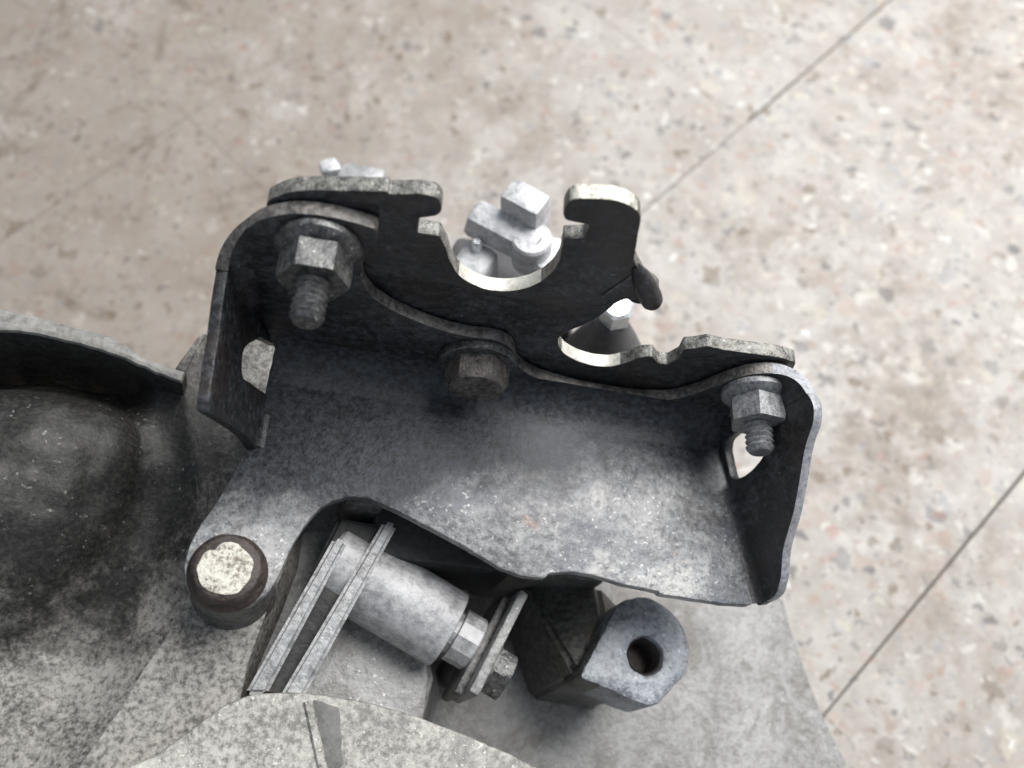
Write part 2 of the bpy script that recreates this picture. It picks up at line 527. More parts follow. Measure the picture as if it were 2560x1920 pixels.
# ------------------------------------------------------------------ floor: square terrazzo tiles in a dirty joint bed
bm = bmesh.new()
bmesh.ops.create_grid(bm, x_segments=1, y_segments=1, size=2.0)
for v in bm.verts:
    v.co.z = -0.00055
floor = from_bm('floor', bm, 'grout', None, Matrix.Identity(4))
tag(floor, 'worn pale terrazzo tile floor under the gearbox', None, 'structure')
TILE = 0.2027
ta = math.radians(44.45)
A = Vector((math.cos(ta), math.sin(ta), 0))
B = Vector((math.sin(ta), -math.cos(ta), 0))
P1 = Vector((-0.1663, 0.1512, 0))
bm = bmesh.new()
bmesh.ops.create_cube(bm, size=1.0)
for v in bm.verts:
    v.co = Vector((v.co.x * (TILE - 0.00012), v.co.y * (TILE - 0.0009), v.co.z * 0.012 - 0.006))
bmesh.ops.bevel(bm, geom=[e for e in bm.edges if e.verts[0].co.z > -0.001 and e.verts[1].co.z > -0.001 and abs(e.verts[0].co.x - e.verts[1].co.x) > 0.1], offset=0.00025, segments=2, affect='EDGES')
tile_me = bpy.data.meshes.new('tile')
bm.to_mesh(tile_me)
bm.free()
tile_me.materials.append(M['terrazzo'])
for i in range(-4, 5):
    for j in range(-3, 6):
        ob = bpy.data.objects.new('tile', tile_me)
        COL.objects.link(ob)
        ob.parent = floor
        c = P1 + A * (i + 0.5) * TILE + B * (j + 0.5) * TILE
        ob.location = (c.x + random.uniform(-.0002, .0002), c.y + random.uniform(-.0002, .0002), random.uniform(-0.0003, 0.0002))
        ob.rotation_euler = (random.uniform(-.001, .001), random.uniform(-.001, .001), ta + random.uniform(-.002, .002))

# ------------------------------------------------------------------ gearbox housing
gear = empty('gearbox_housing', (0.0, -0.13, 0.0), 'grimy cast aluminium gearbox housing lying on the terrazzo floor below the bracket', 'gearbox')

# flat mounting deck under the bracket foot
deck = [(0, 8), (0, -112), (42, -112), (44, -84), (45, -72), (46.5, -64), (42, -50), (36, -25), (30, 0), (20, 8)]
prism_to_floor('mounting_deck', deck, -28.0, 'alu', gear, 1.2, shrink=0.8)
low = [(44, -20), (75, -16), (105, -20), (118, -30), (127, -27.5), (140, -24), (159.5, -26.0), (161.8, -38.5), (165.4, -49.9), (169, -59.8),
       (176, -73.5), (186, -92), (190, -118), (40, -118)]
pad = [(-19.6, 9.9), (-23.4, 0), (-19, -12), (-12, -30), (-9.8, -48), (-9.6, -54.5), (-13.4, -63.8), (-16, -69.6), (-18.9, -77.8), (-21.8, -84.2), (-26, -93), (-37, -118), (20, -118), (3, -76), (3.5, -66), (7, -52), (9, -42), (8, -10), (4, 12)]
prism_to_floor('foot_pad', pad, -16.0, 'housing', gear, 0.9, shrink=0.82)
prism_to_floor('lower_flange', low, -60.0, 'padalu', gear, 1.5, shrink=0.86)
lip = [(150, -22), (161.5, -22), (164.8, -38), (168.6, -49.5), (172.4, -59.5), (179.5, -73), (190, -92), (195, -118), (170, -118)]
prism_to_floor('flange_lip', lip, -66.0, 'alu_grime_shade', gear, 1.5, shrink=0.9)

# left side of the casting: one relief surface with the oily round bulge
bm = bmesh.new()
NX, NY = 96, 130
x0, x1, y0, y1 = -104.0, -6.0, -118.0, 9.0
edge_line = [(9.9, -19.8), (0, -23.6), (-12, -19.2), (-30, -12.2), (-48, -10.0), (-54.5, -9.8), (-63.8, -13.6), (-69.6, -16.2), (-77.8, -19.1), (-84.2, -22), (-93, -26.2), (-118, -37.2)]
def edge_x(y):
    for (ya, xa), (yb, xb) in zip(edge_line, edge_line[1:]):
        if yb <= y <= ya:
            return xa + (xb - xa) * (y - ya) / (yb - ya)
    return edge_line[0][1]
def relief(x, y):
    ca, sa = math.cos(math.radians(62)), math.sin(math.radians(62))
    dx, dy = x + 53.0, y + 33.0
    u, w = dx * ca + dy * sa, -dx * sa + dy * ca
    r = math.sqrt((u / 31.0) ** 2 + (w / 27.0) ** 2)
    z = -27.0
    if r < 1.35:
        core = 21.0 * math.sqrt(max(0, 1 - min(r, 0.94) ** 2 * 0.98)) if r < 0.94 else 0
        if r >= 0.94:
            t = (1.35 - r) / 0.41
            core = 7.0 * t * t * (0.9 + 0.1 * t)
        z += core
    # gentle rise to the deck edge and casting unevenness
    ed = max(0.0, edge_x(y) - x)
    up_ = max(0.0, min(1.0, (y + 58) / 12.0))
    z += (7.2 + 4.1 * up_) * max(0.0, 1 - ed / (15.0 + 8.0 * up_)) ** 1.4
    z += 2.0 * max(0.0, min(1.0, (y + 22) / 24.0)) * max(0.0, min(1.0, (x + 44) / 20.0)) * min(1.0, ed / 10.0)
    z += 3.0 * max(0, (-78 - y) / 40.0)
    z -= 8.0 * max(0.0, min(1.0, (y + 16) / 8.0)) * max(0.0, min(1.0, (-27 - x) / 8.0))
    z += noise.noise(Vector((x * 0.06, y * 0.06, 2))) * 1.6 * min(1.0, ed / 8.0) + noise.noise(Vector((x * 0.2, y * 0.2, 5))) * 0.6 * min(1.0, ed / 8.0)
    return z
grid = []
for j in range(NY + 1):
    y = y0 + (y1 - y0) * j / NY
    ex = edge_x(y) + 1.6 * max(0.0, min(1.0, (y + 56) / 8.0))
    row = []
    for i in range(NX + 1):
        x = x0 + (ex - x0) * i / NX
        yl = -4.5 + 13.5 * max(0.0, min(1.0, (x + 25.0) / 5.0))
        yy = y0 + (y - y0) * (yl - y0) / (y1 - y0)
        row.append(bm.verts.new((x, yy, relief(x, yy))))
    grid.append(row)
for j in range(NY):
    for i in range(NX):
        bm.faces.new((grid[j][i], grid[j][i + 1], grid[j + 1][i + 1], grid[j + 1][i]))
border = [grid[0][i] for i in range(NX + 1)] + [grid[j][NX] for j in range(1, NY + 1)] + [grid[NY][i] for i in range(NX - 1, -1, -1)] + [grid[j][0] for j in range(NY - 1, 0, -1)]
low_v = []
Fi = F.inverted()
for v in border:
    wv = F @ v.co
    low_v.append(bm.verts.new(Fi @ Vector((wv.x * 0.85 - 0.012, wv.y * 0.85 - 0.02, 0.0015))))
for i in range(len(border)):
    j = (i + 1) % len(border)
    bm.faces.new((border[j], border[i], low_v[i], low_v[j]))
from_bm('side_casting', bm, 'housing', gear, None, 60)

# curved rim wall at the far left
front = [(-104, -4.5), (-80, -2.6), (-59.7, -1.6), (-53.5, -1.2), (-46.8, -1.6), (-38.6, -2.8), (-33.1, -4.0), (-27.6, -5.8), (-20.5, -7.6)]
back = [(-104, 3.4), (-80, 4.2), (-61.8, 3.9), (-53.7, 3.2), (-46.5, 2.3), (-38.5, 1.5), (-33.9, -0.6), (-30.3, -2.8), (-26.4, -3.4), (-20.2, -4.6)]
rim = fillet(front, 3.0, 3)[:] + fillet(back, 3.0, 3)[::-1]
rim = [Vector(q) for q in front] + [Vector(q) for q in back[::-1]]
sheet('rim_wall', rim, [], 40.0, 1.0, ['rimgrey', 'oil_shade_black'], gear, basis((0, 0, -8), (1, 0, 0), (0, 1, 0), (0, 0, 1)),
      edge_slot=lambda c: 1 if c.z < -3.0 else 0, wob=0.3)

# boss under the bracket foot bolt
lathe('foot_boss', [(9.5, -18), (8.2, -14), (7.6, -3.2), (7.2, -2.95)], 'alu_grime_shade', gear, basis((-1.4, -51, 0), (1, 0, 0), (0, 1, 0), (0, 0, 1)))
# ribs under the plate; the black block is added as shade for the gap
box('shade_rib', (9, 34, 22), 'alu_grime_shade', gear, basis((24, -14, -18), (1, 0, 0), (0, 1, 0), (0, 0, 1)), 1.2)
box('shade_rib', (34, 46, 22), 'oil_shade_black', gear, basis((44, -18, -24.5), (1, 0, 0), (0, 1, 0), (0, 0, 1)), 1.5)
box('shade_rib', (30, 14, 30), 'alu_grime_shade', gear, basis((74, -30, -42), (1, 0, 0), (0, 1, 0), (0, 0, 1)), 1.5)

# round cover at the bottom edge of the picture
capo = [(-40, -130), (-30, -104), (-17, -89.5), (-10.3, -86.0), (-6.5, -82.6), (1.2, -75.2), (7.1, -72.5), (16.8, -71.5), (27, -72.0), (37.3, -73.5), (50.6, -76.9),
        (64.1, -81.0), (76, -86.5), (88, -95), (96, -110), (98, -130)]
cap = sheet('round_cover', fillet(capo, 4.0, 4), [], 16.0, 0.9, 'cap', gear, basis((0, 0, -12), (1, 0, 0), (0, 1, 0), (0, 0, 1)), wob=0.2)
box('cover_ridge', (1.3, 40, 1.0), 'alu', cap, basis((20.6, -92, -11.7), (0.925, 0.38, 0), (-0.36, 0.933, 0), (0, 0, 1)), 0.35) if False else None
# ridge and flat dark patch of the cover
pth = [(17.9, -73.6), (22.4, -85.4), (27.5, -98), (33, -112)]
bm = bmesh.new()
for (xa, ya), (xb, yb) in zip(pth, pth[1:]):
    d = Vector((xb - xa, yb - ya, 0)); L = d.length; d.normalize()
    s = Vector((-d.y, d.x, 0))
    r = bmesh.ops.create_cube(bm, size=1.0)['verts']
    for v in r:
        q = Vector(v.co)
        w = 1.3 if q.z < 0 else 0.6
        v.co = Vector(((xa + xb) / 2, (ya + yb) / 2, -11.7)) + d * q.x * (L + 0.6) + s * q.y * 2 * w + Vector((0, 0, q.z * 1.1 - 0.15))
from_bm('cover_ridge', bm, 'cap', cap)
padp = fillet([(18.7, -72.7), (24.6, -74.0), (26.6, -84.5), (24.5, -90.5), (22.6, -83.5)], 0.8, 3)
sheet('cover_patch', padp, [], 0.5, 0.1, 'coverdark', cap, basis((0, 0, -11.92), (1, 0, 0), (0, 1, 0), (0, 0, 1)), wob=0.35)

# threaded lug at the lower right
lug = [(90.2, -43.2, 3), (94, -41.0, 2), (98.5, -40.0, 4), (106.5, -43.6, 6), (110.3, -51, 6), (108.8, -58, 6), (99.5, -67.4, 3.5), (80.4, -61.6, 1.5)]
hole = [Vector((97.7 + 4.5 * math.cos(a * math.pi / 14), -55.0 + 4.5 * math.sin(a * math.pi / 14))) for a in range(28)]
lg = sheet('threaded_lug', fillet(lug, 1.5, 4), [hole], 15.0, 1.3, ['alublue', 'alu_grime_shade'], gear, basis((0, 0, -22), (1, 0, 0), (0, 1, 0), (0, 0, 1)), edge_slot=lambda c: 1 if c.x < 86.5 else 0, wob=0.3)  # left side gets the dark grime tone, its shade painted in
bm = bmesh.new()
n = 28
rows = []
for i, z in enumerate([-23.4 + -0.75 * q for q in range(11)]):
    r = 4.6 if i % 2 else 4.0
    rows.append([bm.verts.new((97.7 + r * math.cos(2 * math.pi * a / n), -55.0 + r * math.sin(2 * math.pi * a / n), z)) for a in range(n)])
for a, b in zip(rows, rows[1:]):
    for i in range(n):
        bm.faces.new((a[i], a[(i + 1) % n], b[(i + 1) % n], b[i]))
bm.faces.new(rows[-1])
from_bm('thread', bm, 'bolt', lg)
# web that carries the lug, its shade put into the dark colour
bm = bmesh.new()
for q in [(88.5, -45.5, -27), (81.8, -60.4, -27), (96, -62, -38), (105, -47, -38), (67, -36, -58), (79.5, -62.5, -60), (99, -64, -60), (106, -46, -60), (70, -36, -40), (90, -35, -36)]:
    bm.verts.new(q)
bmesh.ops.convex_hull(bm, input=bm.verts)
bmesh.ops.bevel(bm, geom=bm.edges[:], offset=1.2, segments=2, affect='EDGES')
from_bm('lug_web', bm, 'alu_grime_shade', gear)

# ------------------------------------------------------------------ selector linkage (lever, bush, clamp)
link = empty('selector_linkage', F @ Vector((30, -50, -28)), 'bright aluminium lever with two rails and round bush beneath the bracket', 'linkage')
def rail(name, a0, a1, b0, b1, za, zb, h, mat, ext=0.0):
    """bar whose top runs from the pair a0/a1 (far end) to b0/b1 (near end)"""
    bm = bmesh.new()
    t = [(*a0, za), (*a1, za), (*b1, zb), (*b0, zb)]
    vt = [bm.verts.new(q) for q in t]
    vb = [bm.verts.new((q[0], q[1], q[2] - h)) for q in t]
    bm.faces.new(vt)
    bm.faces.new(vb[::-1])
    for i in range(4):
        j = (i + 1) % 4
        bm.faces.new((vt[j], vt[i], vb[i], vb[j]))
    bmesh.ops.bevel(bm, geom=bm.edges[:], offset=0.9, segments=3, affect='EDGES')
    return from_bm(name, bm, mat, link)
M['railalu'] = metal_mat('streaky aluminium rail', (0.16, 0.16, 0.16), (0.46, 0.46, 0.462), 0.30, 0.62, 120, 700, (0.38, 0.55), 0.3, (0.66, 0.66, 0.66), 0.08, 0.4, 500)
rail('rail', (18.4, -38.4), (21.6, -39.0), (4.9, -72.6), (9.3, -72.4), -9.4, -14.4, 9.0, 'railalu')
rail('rail', (29.0, -33.4), (32.2, -34.0), (12.0, -72.6), (16.9, -72.4), -8.6, -14.2, 9.0, 'railalu')
rail('lever_web', (19.0, -33.0), (31.0, -33.4), (6.0, -72.4), (15.5, -72.2), -12.8, -17.8, 5.5, 'oil_shade_black')
aC = Vector((48.2 - 20.1, -53.9 + 41.4, -0.8)).normalized()
cyl = lathe('bush', [(8.6, -2), (9.3, -1.2), (9.3, 30.2), (9.05, 30.7), (8.6, 30.9), (6.0, 30.9), (6.0, 30.0)], 'alubright', link,
            axis_T((20.1, -41.4, -20.5), aC), 48)
Tc = axis_T((20.1, -41.4, -20.5), aC)
lathe('collar', [(5.3, 29.0), (5.3, 32.2), (6.4, 32.4), (6.4, 37.6), (6.0, 38.0)], 'alubright', link, Tc, 12, lambda a, r, z: r, sharp=20)
pC = aC.cross(Vector((0, 0, 1))).normalized() * -1
uC = pC.cross(aC).normalized()
if uC.z < 0: uC = -uC
def along(t, p=0.0, z=0.0):
    return Vector((20.1, -41.4, -20.5)) + aC * t + pC * p + Vector((0, 0, z))
clampT = basis(along(41.2, 1.6, -1.0), aC, pC, uC)
box('clamp_plate', (2.2, 25, 15), 'shaft', link, basis(along(38.9, 0.4, -4.0), aC, pC, uC), 0.5)
box('clamp_plate', (2.4, 26, 19), 'alu', link, clampT, 0.6, jig=0.15)
lathe('bolt_washer', [(6.6, 42.6), (6.6, 43.8)], 'shaft', link, axis_T(Vector((20.1, -41.4, -23.5)) - pC * 2.2, aC), 32)
lathe('bolt_head', [(9, 43.8), (9, 47.4), (5.6, 48.3)], 'nut', link, axis_T(Vector((20.1, -41.4, -23.5)) - pC * 2.2, aC), 48, hexr(6.3))
lathe('pivot_post', [(6.5, -28.6), (6.5, -21.0)], 'alu_grime_shade', link, basis((24, -43.5, 0), (1, 0, 0), (0, 1, 0), (0, 0, 1)), 24)
lathe('pivot_post', [(4.5, -59.5), (4.5, -30.0)], 'alu_grime_shade', link, basis((57.5, -57.5, 0), (1, 0, 0), (0, 1, 0), (0, 0, 1)), 24)

# ------------------------------------------------------------------ shift tower seen through the upper notch (behind the bracket)
tower = empty('shift_tower', (0.0, -0.03, 0.0), 'pale aluminium casting with square block seen through the upper round notch', 'casting')
I3 = ((1, 0, 0), (0, 1, 0), (0, 0, 1))
def wT(o, yaw=0.0, pitch=0.0):
    m = Matrix.Translation(Vector(o)) @ Matrix.Rotation(math.radians(yaw), 4, 'Z') @ Matrix.Rotation(math.radians(pitch), 4, 'X')
    return m
box('tower_base', (40, 26, 128), 'rubber', tower, wT((0, -26, 66), -8), 3.0, WMM)
box('square_block', (12.2, 8.6, 26), 'aluclean', tower, wT((3.6, -24.2, 154.6), -31), 1.6, WMM, jig=0.5)
box('cross_arm', (22, 8.2, 10), 'aluclean', tower, wT((-2.2, -28.3, 156), -31), 2.2, WMM, jig=1.0)
lathe('arm_eye', [(5.6, 0), (5.6, 10), (5.0, 10.8), (2.6, 10.9), (2.4, 9.6)], 'aluclean', tower, wT((5.4, -32.8, 149.5)), 28, None, WMM)
box('arm_foot', (10.5, 12, 31), 'aluclean', tower, wT((-10.4, -34.0, 137), -25), 2.2, WMM, jig=1.0)
lathe('side_boss', [(6.2, 0), (6.2, 24), (5.4, 25.2), (2.0, 25.6)], 'aluclean', tower, wT((10.8, -34.6, 130)), 28, None, WMM)
lathe('bright_pin', [(1.5, 0), (1.5, 12), (1.0, 13)], 'chrome', tower, wT((-9.6, -31.0, 143)), 16, None, WMM)

# small casting end peeking over the top left of the bracket
stub = empty('casting_stub', (-0.05, 0.012, 0.0), 'small blurry pale casting end just above the top left corner of bracket', 'casting')
box('stub_post', (15, 8, 133), 'alubright', stub, wT((-47.5, 9.0, 68), -10), 2.0, WMM, jig=0.5)
box('stub_ear', (6.5, 6, 14), 'aluclean', stub, wT((-57.6, 12.4, 128), 20), 1.6, WMM, jig=0.5)
lathe('stub_pin', [(2.0, 0), (2.0, 6.5), (1.5, 7.2)], 'shaft', stub, wT((-54.5, 12.6, 124)), 20, None, WMM)
box('stub_ear', (9, 5.5, 12), 'aluclean', stub, wT((-42.5, 8.6, 124), -14), 1.6, WMM, jig=0.5)

# rubber boot with a bright hex plug seen through the lower notch
boot = empty('rubber_boot', (0.028, -0.051, 0.0), 'dark grey conical boot seen through the lower notch', 'boot')
lathe('boot_cone', [(15, 0.5), (14.5, 118), (13.2, 122), (9.5, 133), (6.2, 142), (4.6, 148), (3.4, 149)], 'rubber', boot, wT((27.0, -51.0, 0)), 48, None, WMM)
plug = lathe('hex_plug', [(6, 149.0), (6, 154.6), (3.4, 155.3)], 'chrome', boot, wT((28.0, -50.8, 0), 12), 48, hexr(4.6), WMM)
plug['label'] = 'bright white zinc hex plug'

# ------------------------------------------------------------------ cable bracket
brk = empty('cable_bracket', F @ Vector((50, -20, -2.8)), 'bent black and grey sheet steel cable bracket bolted on the gearbox', 'bracket')
BT = 2.8
XYT = basis((0, 0, 0), (1, 0, 0), (0, 1, 0), (0, 0, 1))
base = [(-1.2, 4), (-1.6, -12), (-3.1, -23.0), (-4.0, -26.7), (-5.6, -32.6), (-7.6, -38.0), (-9.3, -42), (-10.6, -46.5), (-10.9, -51), (-9.6, -55.0), (-6.8, -57.8), (-1.6, -59.0),
        (3.3, -57.4), (6.3, -54.5), (7.6, -51.5), (8.3, -49.0), (9.0, -46.0), (10.2, -42.5), (11.8, -39.0), (13.9, -35.6), (16.6, -33.4), (20.2, -31.9),
        (24.4, -31.9), (28.7, -33.1), (33.1, -34.6), (38.8, -36.8), (44.6, -39.1), (50.5, -41.6), (54.5, -43.5), (59.4, -44.7), (64.9, -44.6), (65.5, -43.5),
        (71.0, -42.5), (75.5, -42.6), (83.1, -43.9), (91.9, -44.6), (92.3, -45.2), (102.1, -45.5), (107.8, -45.7), (114.8, -45.3), (117.6, -43.5), (116.6, -37),
        (109.8, -6), (109.6, 4)]
M['bplate'] = bracket_plate_mat()
sheet('base_plate', fillet(base, 0.7, 3), [], BT, 0.35, ['bplate', 'zinc', 'alubright'], brk, XYT, edge_slot=lambda c: (1 if 49 < c.x < 65.4 and c.z > -1.2 else 2 if 65.4 < c.x < 90 and c.z > -0.8 else 0) if c.y < -38 else 0)  # worn front edge with a painted highlight

# rear wall, standing on the plate: drawn in (x, z), front face at y=0
wall = [(-1.0, 0.0), (-6.0, 20.6), (-9.2, 32), (-8.4, 46.0, 2), (-6.8, 49.2, 2), (-4.0, 52.4, 2), (0.3, 54.9, 2), (4.6, 56.0, 2), (9.1, 55.9, 2), (15.2, 54.8, 1.0), (15.5, 50.6), (13.7, 43.9, 3), (14.0, 37.5, 3),
        (16.6, 31.9, 3), (19.6, 28.8, 3), (25.4, 25.5, 3), (31.2, 23.1, 3), (38, 21.8, 3), (46, 22.8, 3), (50.0, 20.0, 3), (51.6, 15.0, 3), (54.1, 10.8, 3), (59.3, 7.6, 3), (70.9, 5.2, 3), (84, 5.2, 3),
        (90.5, 7.2, 3), (94.1, 10.0, 3), (97.4, 15.5, 3), (99.9, 21.5, 3), (102.4, 26.0, 3), (106.1, 28.9, 2), (110.4, 29.6, 2), (113.2, 28.8, 1), (110.5, 0.0)]
WT = basis((0, 0, 0), (1, 0, 0), (0, 0, 1), (0, -1, 0))       # local x->x, y->z, thickness goes back (+y)
sheet('rear_wall', fillet(wall, 0.6, 3), [], 3.0, 0.35, ['black', 'edgedark'], brk, WT, edge_slot=lambda c: 1 if c.y > 1 else 0)

# cable plate behind it with the two round notches, hooks and latch tooth
cable = [(-4.5, 2), (-5.0, 50.0, 1), (-4.6, 52.6, 1), (-1.4, 55.9, 2), (1.8, 57.7, 2), (15.6, 62.0, 0.6), (15.9, 61.2, 0.4), (21.2, 63.2, 1), (23.9, 63.3, 1), (25.4, 61.6, 1), (25.8, 59.0, 1), (25.0, 57.6, 0.6),
         (22.3, 56.0, 0.4), (22.6, 51.4, 0.4), (26.6, 52.0, 0.8), (28.2, 49.4, 1),
         (29.4, 46.8, 2), (30.5, 44.0, 2), (32.5, 40.4, 2), (34.8, 38.3, 2), (37.7, 37.0, 2), (40.2, 36.5, 2), (43.8, 37.2, 2), (47.2, 39.8, 2), (49.5, 43.7, 2), (50.4, 48.1, 2), (50.4, 51.4, 2), (49.5, 55.9, 1), (48.8, 58.4, 0.5),
         (52.6, 60.0, 0.5), (52.0, 64.0, 0.4), (47.4, 64.0, 0.8), (46.5, 65.8, 1), (46.1, 67.9, 1), (46.5, 69.9, 1), (47.6, 70.9, 1), (53.8, 72.5, 1), (56.6, 72.0, 1), (59.0, 70.7, 1), (60.2, 68.8, 1),
         (61.1, 65.5, 2), (62.6, 60.1, 2), (63.9, 56.1, 2), (65.8, 53.6, 1), (68.4, 50.4, 1), (72.0, 48.2, 1), (73.5, 46.2, 1), (72.8, 43.4, 1), (71.2, 41.5, 1), (69.2, 41.7, 1), (67.6, 43.0, 1), (66.0, 40.2, 1), (65.6, 36.8, 2), (63.8, 31.0, 2),
         (60.2, 25.4, 2), (59.4, 22.0, 2), (60.7, 18.5, 2), (63.1, 15.4, 2), (66.8, 13.4, 2), (70, 12.6, 2), (73.5, 12.8, 2), (75.6, 13.9, 2), (77.8, 16.6, 2), (80.0, 20.5, 1), (82.2, 21.6, 0.6), (84.6, 18.9, 0.6), (87.0, 18.9, 0.6), (88.2, 22.6, 0.5),
         (87.4, 27.2, 0.5), (89.7, 28.6, 0.5), (91.7, 30.3, 0.6), (96.5, 29.9, 2), (102.5, 30.4, 2), (108.3, 31.1, 2), (113.6, 30.2, 1), (114.8, 27.0, 1), (112, 2)]
CT = basis((0, 3.4, 0), (1, 0, 0), (0, 0, 1), (0, -1, 0))
def cable_edge(c):
    x, z = c.x, c.y
    if 33 < x < 49.2 and 36 < z < 43.4: return 2            # floor of the upper notch, light painted into the colour
    if 59.6 < x < 77 and 12 < z < 17.5: return 2            # floor of the lower notch, light painted in likewise
    if 46.5 < x < 58.5 and z > 69.5: return 3               # top of the right hook, painted as if lit
    return 4 if 77 < x else (1 if z > 15 else 0)
M['hooktop'] = metal_mat('hook top with painted light', (0.20, 0.195, 0.17), (0.74, 0.72, 0.62), 0.34, 0.56, 300, 1300, (0.35, 0.55), 0.4, (0.9, 0.88, 0.8), 0.15, 0.5, 1200)
cp = sheet('cable_plate', fillet(cable, 0.6, 3), [], 3.3, 0.3, ['black', 'edge', 'zinc', 'hooktop', 'edge'], brk, CT, edge_slot=cable_edge)
# bent latch tooth on the right of the upper notch
lathe('latch_tooth', [(0.8, -5.6), (1.7, -5.3), (2.2, -4.4), (2.4, -2.5), (2.3, 1.0), (1.8, 4.5), (0.9, 7.2)], 'black', cp,
      axis_T((69.6, 3.0, 48.4), (-0.62, 0.1, 0.78)), 24, None)
box('stamped_ridge', (0.7, 0.5, 12), 'nut', cp, basis((64.2, 3.25, 48.0), (0.95, 0, -0.31), (0, 1, 0), (0.31, 0, 0.95)), 0.15, jig=0.3)

# left flange, splayed outwards; drawn in (y, s) on its inner face
sp = math.radians(15)
upL = Vector((-math.sin(sp), 0, math.cos(sp)))
nL = Vector((math.cos(sp), 0, math.sin(sp)))
LT = basis((-1.2, 0, 0), (0, 1, 0), upL, nL)
k15 = 1 / math.cos(sp)
lf = [(-24.3, -2.2, 0.4), (-24.3, 6.3), (-25.2, 11.6), (-26.6, 17.9), (-28.4, 25.8, 3), (-29.6, 30.8, 4), (-25.3, 31.5), (-20.4, 32.4), (-14.6, 33.2), (-9.1, 34.6), (-5.0, 35.2), (-2.4, 35.5, 0.2), (-2.4, 21, 0.2),
      (3.0, 21, 0.2), (3.0, -2.2, 0.1), (2.5, -2.2, 0.1), (-2.6, 10.6, 1.5), (-7.1, 16.2, 2), (-10.4, 19.1, 2), (-12.6, 18.9, 1.5), (-15.4, 16.9, 1.5), (-13.9, 11.4, 2), (-10.3, -2.2, 0.3)]
sheet('side_flange', fillet([(a[0], a[1] * k15, *a[2:]) for a in lf], 1.2, 4), [], 2.4, 0.35, ['black', 'edgedark'], brk, LT,
      edge_slot=lambda c: 0)

# right flange, opening outwards to the front
dR = Vector((0.21693, -0.97619, 0))
uR = Vector((0.13268, 0.02949, 0.99072))
nR = Vector((-0.96713, -0.21492, 0.13592))
RT = basis((108.5, -5, 0), dR, uR, nR)
M['flange_edge'] = metal_mat('pale flange edge', (0.16, 0.165, 0.175), (0.40, 0.41, 0.43), 0.3, 0.6, 160, 1100, (0.4, 0.6), 0.35, (0.65, 0.66, 0.66), 0.1, 0.3, 900)  # right flange and corner edges paler than the faces
rf = [(-4.0, -1.0, 0.3), (-4.0, 18, 0.2), (1.8, 18, 0.2), (1.8, 33.8, 0.5), (5.0, 34.8, 2), (8.2, 33.4, 2), (12.2, 28.8, 2), (24.2, 19.8, 3), (31.3, 12.4, 3), (37.1, 9.3, 2), (40.4, 6.0, 2), (41.0, -1.5, 1)]
rh = [(3.0, 2.0), (1.0, 3.6), (0.6, 7.0), (1.7, 10.7), (4.7, 14.7), (8.2, 15.8), (9.8, 14.0), (10.9, 9.8), (11.4, 5.5), (10.9, 2.6), (10.0, 1.4), (6.5, 1.6)]
sheet('side_flange', fillet(rf, 0.8, 4), [fillet(rh, 1.0, 3)], 2.6, 0.4, ['black', 'flange_edge'], brk, RT, edge_slot=lambda c: 1 if c.y > 2 and c.x > 1 and not (0 < c.x < 12 and c.y < 17) else 0)

# rounded sheet corners that join flanges, wall and plate
def corner(name, b_in, t_in, th, mats):
    """b_in/t_in: inner bottom and top points along the bend; th: outward thickness vectors"""
    bm = bmesh.new()
    n = len(b_in)
    ib = [bm.verts.new(p) for p in b_in]
    it = [bm.verts.new(p) for p in t_in]
    obv = [bm.verts.new(p + t) for p, t in zip(b_in, th)]
    otv = [bm.verts.new(p + t) for p, t in zip(t_in, th)]
    for i in range(n - 1):
        f1 = bm.faces.new((ib[i], ib[i + 1], it[i + 1], it[i]))
        f2 = bm.faces.new((obv[i + 1], obv[i], otv[i], otv[i + 1]))
        f3 = bm.faces.new((it[i], it[i + 1], otv[i + 1], otv[i]))
        f3.material_index = 1
        bm.faces.new((ib[i + 1], ib[i], obv[i], obv[i + 1]))
    bm.faces.new((ib[0], it[0], otv[0], obv[0]))
    bm.faces.new((ib[-1], obv[-1], otv[-1], it[-1]))
    return from_bm(name, bm, mats, brk, None, 50)
def bend_pts(pa, pm, pb, n=10):
    return [pa * (1 - t) ** 2 + pm * 2 * t * (1 - t) + pb * t * t for t in [i / n for i in range(n + 1)]]
# left corner: from flange end round to the wall
zb = 20.6
xb = -1.2 - zb * math.tan(sp)
bi = bend_pts(Vector((xb, -2.5, zb)), Vector((xb, 0, zb)), Vector((xb + 2.6, 0.02, zb)))
zt = [35.5, 36.2, 37.0, 38.0, 39.2, 40.5, 41.8, 43.2, 44.6, 46.0, 47.6]
ti = []
for i, z in enumerate(zt):
    t = i / 10
    q = bend_pts(Vector((-10.7, -2.5, 0)), Vector((-10.9, 0, 0)), Vector((-7.8, 0.02, 0)))[i]
    ti.append(Vector((q.x, q.y, z)))
ths = [Vector((-2.4 * math.cos(u), 2.4 * math.sin(u), 0)) for u in [math.pi / 2 * i / 10 for i in range(11)]]
corner('corner_bend', bi, ti, ths, ['black', 'edgedark'])
# right corner
b0 = Vector((108.5, -5, 0)) + dR * 1.9
bi = bend_pts(b0 + uR * 17.8, Vector((110.6, -0.4, 17.6)), Vector((106.6, 0.02, 17.6)))
tops = []
for i, q in enumerate(bend_pts(b0 + uR * 33.6, Vector((112.6, -0.4, 31.5)), Vector((108.0, 0, 29.3)))):
    tops.append(q)
ths = [Vector((2.6 * math.cos(u), 2.6 * math.sin(u), 0)) for u in [math.pi / 2 * i / 10 for i in range(11)]]
corner('corner_bend', bi, tops, ths, ['black', 'flange_edge'])
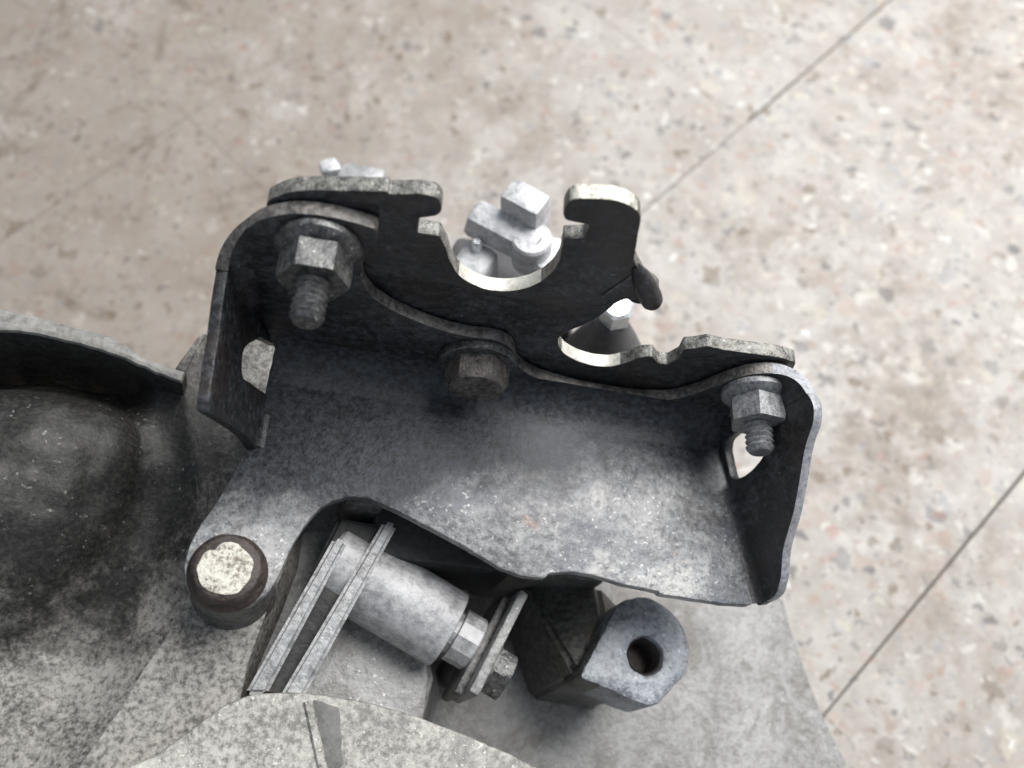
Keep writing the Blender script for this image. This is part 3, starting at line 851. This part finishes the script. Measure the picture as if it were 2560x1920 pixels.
# inner fillets where the sheet is bent up from the plate
def bend_strip(name, path, side, mats, r=4.5, up=None):
    bm = bmesh.new()
    rows = []
    for p, s, u in zip(path, side, up):
        row = []
        for i in range(9):
            a = math.pi / 2 * i / 8
            row.append(bm.verts.new(p + s * (r - r * math.sin(a)) + u * (r - r * math.cos(a))))
        row.append(bm.verts.new(p - u * 0.5 - s * 0.3))
        rows.append(row)
    for a, b in zip(rows, rows[1:]):
        m = len(a)
        for i in range(m):
            j = (i + 1) % m
            bm.faces.new((a[i], b[i], b[j], a[j]))
    bm.faces.new(rows[0][::-1])
    bm.faces.new(rows[-1])
    return from_bm(name, bm, mats, brk, None, 60)
Z = Vector((0, 0, 1))
xs = [-1.0 + i * 5.5 for i in range(21)]
bend_strip('bend_fillet', [Vector((x, 0.05, 0.02)) for x in xs], [Vector((0, -1, 0))] * 21, 'bplate', 8.0, [Z] * 21)
bend_strip('bend_fillet', [Vector((-1.2, 0, 0.02)) + Vector((0, -y, 0)) for y in (15.6, 18, 21, 23.6)], [Vector((1, 0, 0))] * 4, 'black', 1.6, [upL] * 4)
bend_strip('bend_fillet', [Vector((108.5, -5, 0.02)) + dR * t for t in (12.5, 20, 30, 40.5)], [Vector((-0.976, -0.217, 0))] * 4, 'black', 2.0, [uR] * 4)

# nuts, studs and bolts
def stud_prof(r, z0, z1, pitch=1.35):
    pr = [(r * 0.98, z0)]
    z = z0
    while z < z1 - 1.6:
        pr += [(r, z + pitch * 0.25), (r * 0.83, z + pitch * 0.75)]
        z += pitch
    pr += [(r * 0.97, z1 - 1.0), (r * 0.8, z1 - 0.2), (r * 0.74, z1)]
    return pr
def flange_nut(x, z, rot, mat, y=-0.1, length=17.0):
    T = axis_Tx((x, y, z), (0, -1, 0), (math.cos(rot), 0, math.sin(rot)))
    nut = lathe('flange_nut', [(5.2, 2.4), (9, 2.9), (9, 7.6), (6.5, 8.7), (3.6, 8.75)], mat, brk, T, 60, lambda a, r, z: hexr(6.7)(a, r, z))
    lathe('washer_flange', [(7.9, 0), (8.1, 0.5), (8.0, 1.4), (7.0, 2.3), (6.0, 2.9)], mat, nut, T, 48)
    lathe('threaded_stud', stud_prof(3.2, 0.5, length), mat, nut, T, 28)
    return nut
a = flange_nut(5.4, 47.2, math.radians(2), 'nut')
a['label'] = 'dark grimy flange nut'
a = flange_nut(108.6, 20.2, math.radians(-6), 'nutgrey', length=15.6)
a['label'] = 'light grey flange nut'
T = axis_Tx((43.6, -0.1, 12.6), (0, -1, 0), (1, 0, 0.25))
cb = lathe('hex_bolt', [(9, 1.6), (9, 6.3), (6.1, 7.4), (4.6, 7.5)], 'boltgrey', brk, T, 60, hexr(7.2))
lathe('washer', [(9.0, 0), (9.1, 0.4), (9.0, 1.6), (8.7, 1.8)], 'nut', cb, T, 48)
T = basis((-2.2, -51.6, 0.02), (1, 0, 0), (0, 1, 0), (0, 0, 1))
fb = lathe('foot_bolt', [(7.9, 0.0), (7.95, 1.0), (7.6, 1.8), (7.2, 2.4), (7.1, 4.6), (6.5, 5.4), (6.1, 5.6)], 'bolt', brk, T, 60,
           lambda a, r, z: r if z < 2.0 else min(r, hexr(7.9)(a, 99, z)))
fb['label'] = 'brown bolt head with a white paint mark'
blob = []
for i in range(40):
    a = 2 * math.pi * i / 40
    r = 5.2 + 0.45 * noise.noise(Vector((math.cos(a) * 2, math.sin(a) * 2, 3))) - 0.8 * max(0.0, 1 - abs(a - 2.2) / 0.5)
    blob.append(Vector((r * math.cos(a), r * math.sin(a))))
sheet('paint_mark', blob, [], 0.3, 0.1, 'paint', fb, basis((-2.5, -51.9, 5.85), (1, 0, 0), (0, 1, 0), (0, 0, 1)), wob=0.3)
